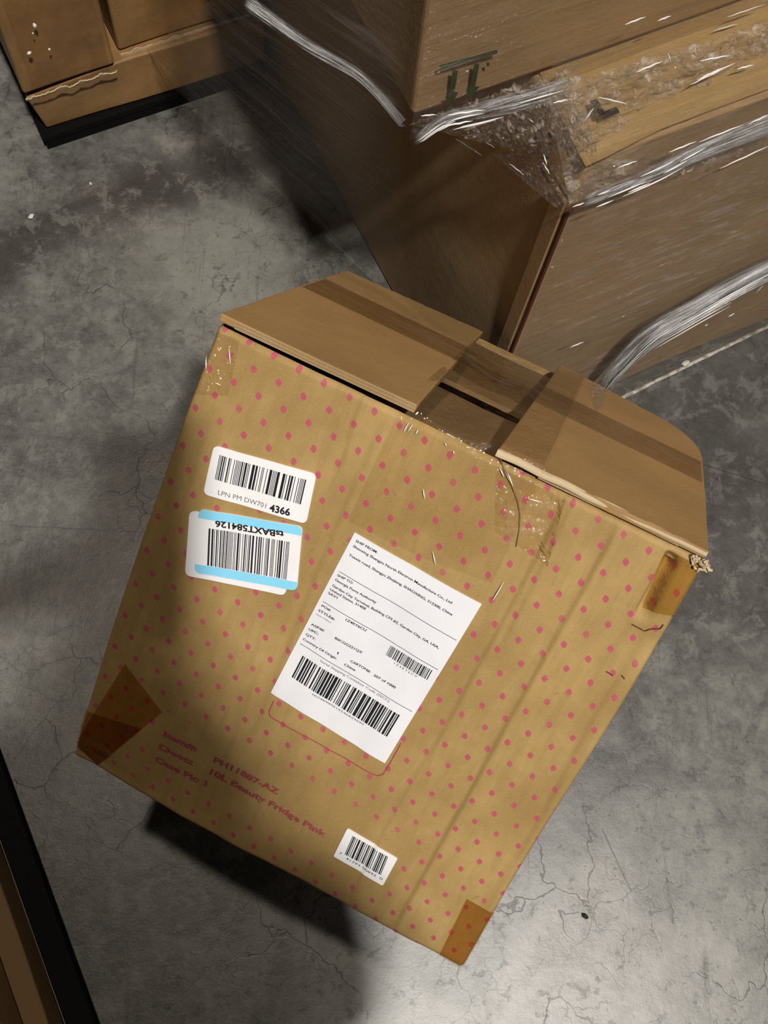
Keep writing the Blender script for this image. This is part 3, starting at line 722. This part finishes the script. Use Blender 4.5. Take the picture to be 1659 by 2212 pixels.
# bands of gathered film: soft folded ribbons with a bulging cross-section, and thin white strands drawn in as glints
def spline(pts, s_):
    x = max(0, min(.99999, s_)) * (len(pts) - 1); k = int(x); f_ = x - k
    p0, p1, p2, p3 = pts[max(k - 1, 0)], pts[k], pts[k + 1], pts[min(k + 2, len(pts) - 1)]
    return .5 * ((2 * p1) + (p2 - p0) * f_ + (2 * p0 - 5 * p1 + 4 * p2 - p3) * f_ * f_ + (3 * p1 - p0 - 3 * p2 + p3) * f_ ** 3)
def band(name, pts, wid, bulge, layers, seed, out=Vector((-.1, -1, .15)), acr=Vector((0, 0, 1)), glint_strands=0, length=.6):
    pts = [Vector(p) for p in pts]; r = random.Random(seed); m = MB()
    for l_ in range(layers):
        o_, ph, fr_, sc_w = r.uniform(-.35, .35), r.uniform(0, 6), r.uniform(2, 6), r.uniform(.55, 1.0)
        def fn(a, b):
            w_ = wid(a) if callable(wid) else wid
            v = (b - .5) * sc_w + o_ + .12 * math.sin(ph + fr_ * a)
            fold = .25 * noise.noise(Vector((b * 7, a * 1.6, seed + l_))) + .12 * noise.noise(Vector((b * 17, a * 4, seed + l_ + 9)))
            return spline(pts, a) + acr * (w_ * v) + out * (bulge * (1 - (2 * b - 1) ** 2 + fold) + .0012 * l_)
        m.grid(fn, 60, 26, 0, lambda a, b: (a * length, b + l_ * 3.0))
    o = m.build(name, M['film_rope'], wrap, True)
    if glint_strands:
        m = MB()
        for k in range(glint_strands):
            a0 = r.uniform(0, .75); a1 = min(1, a0 + r.uniform(.08, .35)); o_ = r.uniform(-.45, .45); w_ = wid if not callable(wid) else wid(.5)
            m.tube([spline(pts, a0 + (a1 - a0) * q / 12) + acr * (w_ * o_) + out * (bulge * 1.1 + .002) for q in range(13)], lambda q: .00055 * math.sin(math.pi * min(.98, max(.02, q))) + .0001, 5)
        m.build('glint_strand', M['glint_white'], wrap, True)  # bright strands that paint highlights along the band
M['glint_white'] = plain('white_glint', (.86, .85, .84), .2, .6)  # white of the drawn glints on film and tape
rp = [on_right(x_, y_, -.014) for x_, y_ in ((1255, 872), (1282, 828), (1319, 785), (1382, 722), (1469, 667), (1584, 603), (1700, 545))]
band('gathered_film', rp, lambda a: .095 - .060 * min(1, a * 1.5), .016, 4, 3, glint_strands=14)
band('gathered_film', [on_right(x_, y_, -.013) for x_, y_ in ((1255, 425), (1330, 395), (1420, 355), (1540, 292), (1720, 215))], lambda a: .012 + .028 * a, .007, 1, 31, glint_strands=8)
band('gathered_film', [up_c + Vector((.002, -.004, -.012)), on_right(960, 252, .060), on_right(1040, 232, .056), on_right(1130, 208, .052), on_right(1220, 182, .050)], lambda a: .008 + .022 * a, .006, 1, 9, glint_strands=8)
band('gathered_film', [bi @ fl(540, -14, HC + .02), bi @ fl(600, 32, HC + .016), bi @ fl(680, 95, HC + .010), bi @ fl(790, 165, HC + .005), up_c + Vector((-.002, 0, .004))], lambda a: .026 - .016 * a, .006, 1, 21, out=Vector((-1, -.25, .3)), glint_strands=0)
# white tubes standing in for glints on the film
def glints(name, lines, plane, back, rad, lift):
    for p_, q_ in lines:
        a, b = plane(*p_, back), plane(*q_, back); m = MB()
        m.tube([a.lerp(b, k / 8) + lift * (1 + .06 * math.sin(k * 1.9)) for k in range(9)], lambda q: rad * math.sin(math.pi * min(.97, max(.03, q))) ** .7, 6)
        m.build(name, M['glint_white'], wrap, True)
LF = Vector((-.1, -.003, .0005))
glints('film_glint', [((1345, 46), (1390, 29)), ((1416, 38), (1445, 27)), ((1567, 30), (1650, 2)), ((1536, 60), (1592, 44)), ((905, 243), (938, 240))], lambda x, y, b_: on_right(x, y, b_), .060, .0006, Vector((0, -.003, 0)))
glints('film_glint', [((955, 262), (1015, 250)), ((960, 238), (1042, 226)), ((1254, 254), (1276, 224)), ((1287, 200), (1352, 216)), ((1485, 174), (1582, 126)), ((1500, 163), (1560, 135)), ((1368, 146), (1425, 122)),
    ((1590, 192), (1652, 170)), ((1545, 228), (1600, 212)), ((1446, 239), (1506, 237)), ((1320, 312), (1352, 293)), ((1188, 212), (1222, 205)), ((1436, 105), (1443, 126)), ((1505, 122), (1572, 110)), ((1586, 140), (1622, 131)), ((1275, 305), (1283, 295))],
    on_right, .020, .00065, Vector((0, -.004, 0)))
glints('film_glint', [((1505, 300), (1602, 262)), ((1440, 322), (1500, 298)), ((1550, 358), (1658, 308)), ((1350, 402), (1404, 372)), ((1610, 262), (1658, 240)), ((1228, 745), (1258, 733)), ((1570, 680), (1584, 672)), ((1520, 699), (1526, 696)),
    ((1400, 745), (1424, 732)), ((1318, 815), (1340, 806)), ((1232, 440), (1262, 430)), ((1330, 355), (1372, 340)), ((1630, 628), (1645, 612))], on_right, -.015, .0006, Vector((0, -.003, 0)))
glints('film_glint', [((990, 294), (1050, 332)), ((1052, 300), (1078, 315)), ((1108, 348), (1142, 374)), ((1182, 345), (1198, 372)), ((1030, 262), (1046, 285)), ((1150, 250), (1164, 262)), ((1185, 330), (1192, 352))], on_left, -.020, .0005, Vector((-.004, 0, 0)))
# loose curtain on the left side
lo = [fl(300, 120, .03), fl(430, 240, .02), fl(560, 368, .012), fl(690, 492, .010), fl(770, 568, .010), fl(840, 635, .010), fl(905, 700, .010)]
hi = [fl(505, -40, HC), fl(545, 0, HC), fl(640, 62, HC), fl(720, 115, HC), fl(790, 165, HC), fl(850, 210, HC), fl(888, 244, HC)]
def curtain(a, b):
    x = a * 6; k = min(int(x), 5); f_ = x - k
    p = lo[k].lerp(lo[k + 1], f_); q = hi[k].lerp(hi[k + 1], f_)
    v = p.lerp(q, b); v += (R_ * -1) * (.006 * nz3(a * 3 + b * 9, b * 2, 4) + .004 * nz3(a * 2, b * 22, 5)) * math.sin(math.pi * min(1, b * 1.0))
    return bi @ v
wgrid(curtain, 60, 60, 'film_curtain', M['film_dark'], .6, .6)
def curtain2(a, b):
    x = a * 6; k = min(int(x), 5); q = hi[k].lerp(hi[k + 1], x - k)
    return bi @ (q + Z_ * (b * .5) - R_ * (.003 + .004 * nz3(a * 3, b * 18, 7)))
wgrid(curtain2, 40, 30, 'film_curtain', M['film_dark'], .5, .5)

# ------------------------------------------------------------------ pallets and cartons at the left
M['black_plastic'] = plain('black_plastic', (.0035, .003, .0028), .7, .15)
def pallet(label, corner, sx, sy, z):
    """a low black plastic pallet: deck with slots, skirt and feet"""
    p = thing('pallet', label, 'pallet', corner, rot3())
    m = MB()
    for k in range(8):
        x = k * (sx - .03) / 7; m.box((x, .03, z - .008), (x + .03, sy - .03, z))
    m.box((0, 0, z - .008), (sx, .03, z)); m.box((0, sy - .03, z - .008), (sx, sy, z)); m.build('deck', M['black_plastic'], p)
    m = MB(); m.box((.002, .002, 0), (sx - .002, .02, z - .008)); m.box((.002, sy - .02, 0), (sx - .002, sy - .002, z - .008))
    m.box((.002, .02, 0), (.02, sy - .02, z - .008)); m.box((sx - .02, .02, 0), (sx - .002, sy - .02, z - .008)); m.build('skirt', M['black_plastic'], p)
    return p
ZL = .026
LC = fl(104, 284, ZL)
pallet('low black plastic pallet under the battered cartons at the top left', LC - R_ * .010 - L_ * .006 - Z_ * ZL, .305, .56, ZL - .002)
lb = thing('carton', 'flattened brown carton lowest in the battered stack at the top left', 'carton', LC, rot3(), 'battered cartons at the top left')
hl = .075
def crush_l(q):
    k = max(0, 1 - (abs(q.x) + abs(q.y)) / .12)
    return q + Vector((-.012 * k * (q.z / hl), .016 * k * (1 - q.z / hl) * .3, -.01 * k * (q.z / hl)))
carton_body(lb, .295, .5, hl, M['old_carton'], .004, 11, crush_l)
li = frame(LC).inverted()
def on_lc(x, y, back=0.): return li @ on_plane(x, y, LC + L_ * back, L_)
q0, q1 = on_lc(20, 170), on_lc(238, 98)
lu = thing('carton', 'tan carton with a taped, torn lower edge at the top left corner', 'carton', LC + Z_ * (hl + .003) + R_ * (q0.x * .6) - L_ * .006, rot3(), 'battered cartons at the top left')
wlu = q1.x - q0.x * .6
carton_body(lu, wlu, .45, .42, M['old_carton'], .006, 17)
# torn white edge and tape of that carton
m = MB()
def torn(a, b):
    x = a * wlu * .985; return Vector((x, -.008 - .002 * nz3(a * 7, 1, 1) - .002 * b, -.002 + b * (.0045 + .004 * nz3(a * 9, 3, 2) + .002 * nz3(a * 31, 3, 5))))
m.grid(torn, 70, 3); o = m.build('torn_edge', M['torn'], lu); so = o.modifiers.new('th', 'SOLIDIFY'); so.thickness = .0015
M['glossy_tape'] = film_mat('glossy_brown_tape', (.97, .93, .87), .35, .0, .06, (1, 1, 1), .3, 14, bd=.003, det=1.)
m = MB(); m.grid(lambda a, b: Vector((.012 + a * wlu * .82, -.0115 - .003 * nz3(a * 5, b * 5, 3), .016 + b * .24)), 26, 26, 0, lambda a, b: (a * .2, b * .24)); m.build('tape', M['glossy_tape'], lu, True)
q2 = on_lc(245, 92)
lr = thing('carton', 'dark brown carton behind the film, right of the torn one at the top left', 'carton', LC + Z_ * (hl + .003) + R_ * (q2.x + .006) + L_ * .012, rot3(), 'battered cartons at the top left')
carton_body(lr, .285 - q2.x, .42, .42, M['old_carton'], .004, 23)
m = MB(); m.grid(lambda a, b: Vector((a * (.283 - q2.x), -.007 - .002 * nz3(a * 20, 4, 1), -.002 + b * (.004 + .003 * nz3(a * 14, 8, 2)))), 50, 2); o = m.build('torn_edge', M['torn'], lr); so = o.modifiers.new('th', 'SOLIDIFY'); so.thickness = .001

# bottom left stack
ZB = .030
b0, b1 = fl(5, 1807, ZB), fl(138, 2212, ZB)
BC = b1 + L_ * -.08       # the edge runs along L; corner nearest the viewer, out of frame
pallet('low black plastic pallet under the cartons at the lower left', BC - R_ * .52 - L_ * .01 - Z_ * ZB, .545, .68, ZB - .002)
cl = thing('carton', 'dark low carton with a pale bottom edge at the lower left corner', 'carton', BC - R_ * .5, rot3(), 'cartons at the lower left')
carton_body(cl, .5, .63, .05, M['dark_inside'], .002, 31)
m = MB(); m.grid(lambda a, b: Vector((.5005 + .0015 * b, a * .63, .0002 + .0022 * b)), 60, 1); m.build('pale_edge', M['torn'], cl)
bc2 = fl(24, 1948, ZB + .052)
yend = (bc2 - BC).dot(L_)
cu_ = thing('carton', 'tan carton on top of the dark low one at the lower left corner', 'carton', BC - R_ * .52 + Z_ * .052, rot3(), 'cartons at the lower left')
carton_body(cu_, .5, yend, .06, M['old_carton'], .003, 37)

# ------------------------------------------------------------------ the person who holds the camera, just behind the lower edge of the picture
def skin(name, nodes, edges, mat, parent, sub=2, root=0):
    me = bpy.data.meshes.new(name); me.from_pydata([n_[:3] for n_ in nodes], edges, []); me.update()
    o = link(bpy.data.objects.new(name, me)); o.parent = parent; me.materials.append(mat)
    sk = o.modifiers.new('skin', 'SKIN'); sk.use_smooth_shade = True
    if not me.skin_vertices: me.attributes  # the modifier adds the layer below
    lay = me.skin_vertices[0].data if len(me.skin_vertices) else None
    if lay:
        for k, n_ in enumerate(nodes): lay[k].radius = (n_[3], n_[4] if len(n_) > 4 else n_[3]); lay[k].use_root = (k == root)
    ss = o.modifiers.new('sub', 'SUBSURF'); ss.levels = sub; ss.render_levels = sub
    return o
M['skin'] = plain('skin', (.50, .29, .19), .5, .4); M['jacket'] = plain('dark_jacket', (.03, .035, .05), .85)
M['jeans'] = plain('blue_jeans', (.05, .07, .13), .85); M['shoe'] = plain('dark_shoe', (.03, .025, .02), .6); M['hair'] = plain('dark_hair', (.02, .014, .01), .6)
M['phone'] = plain('phone_case', (.015, .015, .017), .3, .5)
PX, PY = -.03, -.46
per = thing('person', 'standing person in dark jacket and jeans holding a phone out over the box', 'person', Vector((PX, PY, 0)))
CW = cam.matrix_world
def cl_(x, y, z): return tuple(CW @ Vector((x, y, z)))
SHX, SHY = .041, .045
def loc(n_, g=1.):
    k = 0. if n_[2] > 1.0 and n_[1] > -.2 else 1.
    return (n_[0] - PX + SHX * k * (.4 if n_[2] < .3 else 1), n_[1] - PY + SHY * k, n_[2]) + tuple(r * g for r in n_[3:])
J = dict(pelvis=(-.03, -.49, .96, .125, .095), waist=(-.03, -.475, 1.10, .120, .088), chest=(-.03, -.455, 1.29, .145, .098), collar=(-.03, -.44, 1.44, .085, .065),
         neck=(.030, -.445, 1.51, .054), jaw=(.062, -.425, 1.585, .064, .074), skull=(.070, -.425, 1.665, .088, .104), crown=(.070, -.435, 1.735, .060, .070), nose=(.068, -.326, 1.635, .012), el=(-.018, -.435, 1.645, .012, .020), er=(.158, -.435, 1.645, .012, .020),
         ls=(-.205, -.455, 1.43, .060), le=(-.265, -.30, 1.185, .044), lw=(*cl_(-.130, -.125, .02), .030), lp=(*cl_(-.064, -.096, .006), .020, .030),
         rs=(.145, -.46, 1.43, .060), re=(.140, -.47, 1.15, .045), rw=(.115, -.42, .915, .029), rp=(.110, -.405, .845, .020, .032),
         lh=(-.125, -.49, .90, .088), lk=(-.135, -.455, .50, .060), la=(-.135, -.505, .10, .042), rh=(.065, -.49, .90, .088), rk=(.080, -.455, .50, .060), ra=(.085, -.505, .10, .042))
names = list(J); E_d = [('pelvis', 'waist'), ('waist', 'chest'), ('chest', 'collar'), ('collar', 'neck'), ('neck', 'jaw'), ('jaw', 'skull'), ('skull', 'crown'), ('skull', 'nose'), ('skull', 'el'), ('skull', 'er'),
        ('collar', 'ls'), ('ls', 'le'), ('le', 'lw'), ('lw', 'lp'), ('collar', 'rs'), ('rs', 're'), ('re', 'rw'), ('rw', 'rp'),
        ('pelvis', 'lh'), ('lh', 'lk'), ('lk', 'la'), ('pelvis', 'rh'), ('rh', 'rk'), ('rk', 'ra')]
nodes = [loc(J[k], .9) for k in names]; edges = [(names.index(a), names.index(b)) for a, b in E_d]
def chain(root, pts):
    prev = names.index(root)
    for p in pts:
        nodes.append(loc(p)); edges.append((prev, len(nodes) - 1)); prev = len(nodes) - 1
for k, ln in enumerate((.90, 1.0, .96, .78)):          # fingers under the phone, thumb over it
    y = -.066 - .018 * k
    chain('lp', [(*cl_(-.046, y, -.007), .0095), (*cl_(-.020, y, -.0125), .0088), (*cl_(-.016 + .044 * ln, y + .002, -.0085), .0078)])
chain('lp', [(*cl_(-.042, -.066, .022), .0105), (*cl_(-.018, -.052, .0225), .0095), (*cl_(.002, -.044, .0205), .008)])
for k, ln in enumerate((.92, 1.0, .95, .76)):
    y = -.376 - .018 * k
    chain('rp', [(.109, y, .795, .0092), (.104, y + .004, .795 - .035 * ln, .0085), (.092, y + .006, .795 - .058 * ln, .0075)])
chain('rp', [(.102, -.372, .825, .0105), (.094, -.352, .795, .0092), (.090, -.346, .770, .008)])
skin('body', nodes, edges, M['skin'], per, 1)
def sub_skin(nm, keys, eds, mat, g):
    ks = list(keys); return skin(nm, [loc(J[k] if isinstance(k, str) else k, g) for k in ks], eds, mat, per, 2)
J['lwc'] = tuple(a * .12 + b * .88 for a, b in zip(J['le'][:3], J['lw'][:3])) + (.036,); J['rwc'] = tuple(a * .1 + b * .9 for a, b in zip(J['re'][:3], J['rw'][:3])) + (.036,)
J['hem'] = (-.03, -.488, .90, .145, .116)
sub_skin('jacket', ['waist', 'hem', 'chest', 'collar', 'ls', 'le', 'lwc', 'rs', 're', 'rwc'], [(0, 1), (0, 2), (2, 3), (3, 4), (4, 5), (5, 6), (3, 7), (7, 8), (8, 9)], M['jacket'], 1.14)
J['lac'] = (-.135, -.503, .075, .050); J['rac'] = (.085, -.503, .075, .050)
J['wb'] = (-.03, -.484, 1.06, .118, .088); J['seat'] = (-.03, -.492, .95, .125, .098)
sub_skin('trousers', ['wb', 'seat', 'lh', 'lk', 'lac', 'rh', 'rk', 'rac'], [(0, 1), (1, 2), (2, 3), (3, 4), (1, 5), (5, 6), (6, 7)], M['jeans'], 1.06)
for sx in (-.135, .085):
    skin('shoe', [loc((sx, -.535, .045, .040, .036)), loc((sx, -.46, .042, .044, .034)), loc((sx + math.copysign(.006, sx), -.36, .034, .042, .026))], [(0, 1), (1, 2)], M['shoe'], per, 2)
skin('hair', [loc((.07, -.505, 1.625, .066, .060)), loc((.07, -.468, 1.70, .092, .098)), loc((.07, -.430, 1.750, .074, .086))], [(0, 1), (1, 2)], M['hair'], per, 2)
def ball(name, c_, r_, mat):
    m = MB(); m.grid(lambda a, b: Vector((c_[0] - PX + SHX + r_[0] * math.cos(6.2832 * a) * math.sin(math.pi * b), c_[1] - PY + SHY + r_[1] * math.sin(6.2832 * a) * math.sin(math.pi * b), c_[2] + r_[2] * math.cos(math.pi * b))), 14, 10)
    return m.build(name, mat, per, True)
M['lip'] = plain('lip', (.36, .13, .10), .5)
for sx in (.040, .098): ball('eye', (sx, -.350, 1.662), (.011, .008, .007), M['hair'])
ball('mouth', (.067, -.355, 1.590), (.020, .008, .005), M['lip'])
ph = thing('phone', 'dark phone held over the box by the person', 'phone', Vector(cl_(.02, -.05, .008)), CW.to_3x3())
m = MB(); m.box((-.054, -.070, -.0045), (.024, .085, .0045)); bevel(m.build('phone_body', M['phone'], ph), .004, 3)
m = MB(); m.box((-.050, -.064, .0046), (.020, .079, .0052)); m.build('screen', M['ink'], ph)

# ------------------------------------------------------------------ small torn bits on the box, and crumbs on the floor
m = MB(); q = face_uv(1528, 1214)
fr_ = random.Random(5)
for k in range(26):
    c_ = S(.357, .003, .001) + Vector((fr_.uniform(-.006, .0075), fr_.uniform(-.003, .002), fr_.uniform(-.004, .0035)))
    sz = Vector((fr_.uniform(.0008, .0028), .0004, fr_.uniform(.0005, .0012)))
    m.box(c_ - sz, c_ + sz, 0, Matrix.Translation(c_) @ Matrix.Rotation(fr_.uniform(-1.1, 1.1), 4, 'Y') @ Matrix.Rotation(fr_.uniform(-.8, .8), 4, 'X') @ Matrix.Translation(-c_))
m.build('frayed_corner', M['torn'], box)
m = MB(); Q = crop(1000, 1150, 2.765); sc1 = lambda u, v: S(u, v, .0007)
for pl in ([(1000, 545), (1035, 568), (1075, 592), (1110, 578), (1168, 574), (1188, 548)], [(845, 826), (866, 840), (884, 852)], [(936, 850), (955, 868)], [(1240, 500), (1262, 508)]):
    m = MB()
    for a, b in zip(pl, pl[1:]): put_line(m, face_uv(*Q(*a)), face_uv(*Q(*b)), .0008, sc1, 2)
    m.build('paper_crack', M['seam_ink'], box)
m = MB()
tp = [top_uv(*p_) for p_ in ((1260, 838), (1303, 858), (1290, 902), (1278, 905))]
def glare_fn(a, b):
    c4 = [Vector(q_) for q_ in tp]; q_ = (c4[0] * (1 - a) + c4[1] * a) * (1 - b) + (c4[3] * (1 - a) + c4[2] * a) * b
    return T(q_.x, q_.y, .0085 + .0012 * noise.noise(Vector((q_.x * 160, q_.y * 160, 2))))
m.grid(glare_fn, 14, 20, 0, lambda a, b: (a * .03, b * .05)); m.build('tape_glare', M['film_crumple'], box, True)  # pale hazy patch built in place of the tape's glare
M['white_bit'] = plain('white_paper_bit', (.62, .60, .54), .8); M['dark_bit'] = plain('dark_crumb', (.02, .018, .016), .8)
def crumb(px, py, r, mat, name, label, cat, seed):
    P = fl(px, py); bm = bmesh.new(); bmesh.ops.create_icosphere(bm, subdivisions=2, radius=1)
    for v_ in bm.verts:
        k = 1 + .45 * noise.noise(v_.co * 1.7 + Vector((seed, 0, 0)))
        v_.co = Vector((v_.co.x * r * k, v_.co.y * r * .6 * k, (v_.co.z * .35 * k) * r))
    lo_ = min(v_.co.z for v_ in bm.verts)
    for v_ in bm.verts: v_.co.z -= lo_
    me = bpy.data.meshes.new(name); bm.to_mesh(me); bm.free(); me.materials.append(mat)
    o = link(bpy.data.objects.new(name, me)); o.location = P; o.rotation_euler.z = seed; tag(o, label, cat)
crumb(68, 469, .0042, M['white_bit'], 'plaster_chip', 'white chip on the dark floor streak at the left edge', 'chip', 1)
crumb(196, 397, .0022, M['white_bit'], 'plaster_chip', 'tiny white chip on the floor below the black pallet corner at the upper left', 'chip', 2)
crumb(1480, 786, .0055, M['white_bit'], 'plaster_chip', 'pale lump sticking to the white floor joint at the right', 'chip', .5)
crumb(1263, 1979, .0042, M['dark_bit'], 'pebble', 'small black pebble on the bright floor right of the box', 'pebble', 2.6)
crumb(318, 996, .0018, M['white_bit'], 'plaster_chip', 'white speck on the floor left of the label ending in 4366', 'chip', 4)
crumb(166, 2148, .0026, M['white_bit'], 'plaster_chip', 'pale speck on the dark floor beside the lower left pallet', 'chip', 5)

for p_, q_ in (((1098, 1020), (1109, 1050)), ((1140, 1075), (1172, 1084)), ((937, 1186), (944, 1218)), ((1062, 1298), (1088, 1254)), ((884, 912), (872, 934)), ((893, 915), (882, 932)), ((905, 926), (898, 938)), ((962, 955), (966, 962)), ((980, 972), (983, 978)),
               ((498, 748), (503, 790)), ((448, 770), (452, 800)), ((470, 826), (484, 832)), ((1080, 1008), (1090, 1030)), ((916, 1052), (920, 1076))):
    m = MB(); A3, B3 = face_uv(*p_), face_uv(*q_)
    m.tube([S(A3[0] + (B3[0] - A3[0]) * k / 6, A3[1] + (B3[1] - A3[1]) * k / 6, .0022) for k in range(7)], lambda q: .00042 * math.sin(math.pi * min(.96, max(.04, q))), 6)
    m.build('tape_glint', M['glint_white'], box, True)  # white slivers drawn as glints on the tape
M['tape_fold'] = plain('tape_fold', (.20, .12, .05), .25, .6)
m = MB(); fp = [face_uv(*p_) for p_ in ((1078, 996), (1092, 1020), (1106, 1048), (1118, 1080), (1123, 1110), (1121, 1145), (1114, 1180))]
m.tube([S(u_, v_, .0008) for u_, v_ in fp], lambda q: .0009 * (1 - .7 * q), 6); m.build('tape_fold', M['tape_fold'], box, True)

for p_, q_, r_ in (((72, 50), (78, 60), .0022), ((58, 117), (68, 112), .0020), ((104, 108), (109, 105), .0015), ((70, 70), (72, 74), .0010)):
    a, b = lu.matrix_world.inverted() @ on_plane(*p_, lu.location - L_ * .014, L_), lu.matrix_world.inverted() @ on_plane(*q_, lu.location - L_ * .014, L_); m = MB()
    m.tube([a.lerp(b, k / 6) for k in range(7)], lambda q: r_ * math.sin(math.pi * min(.95, max(.05, q))), 8); m.build('tape_glint', M['glint_white'], lu, True)  # highlights of this carton's tape, modelled as white slivers
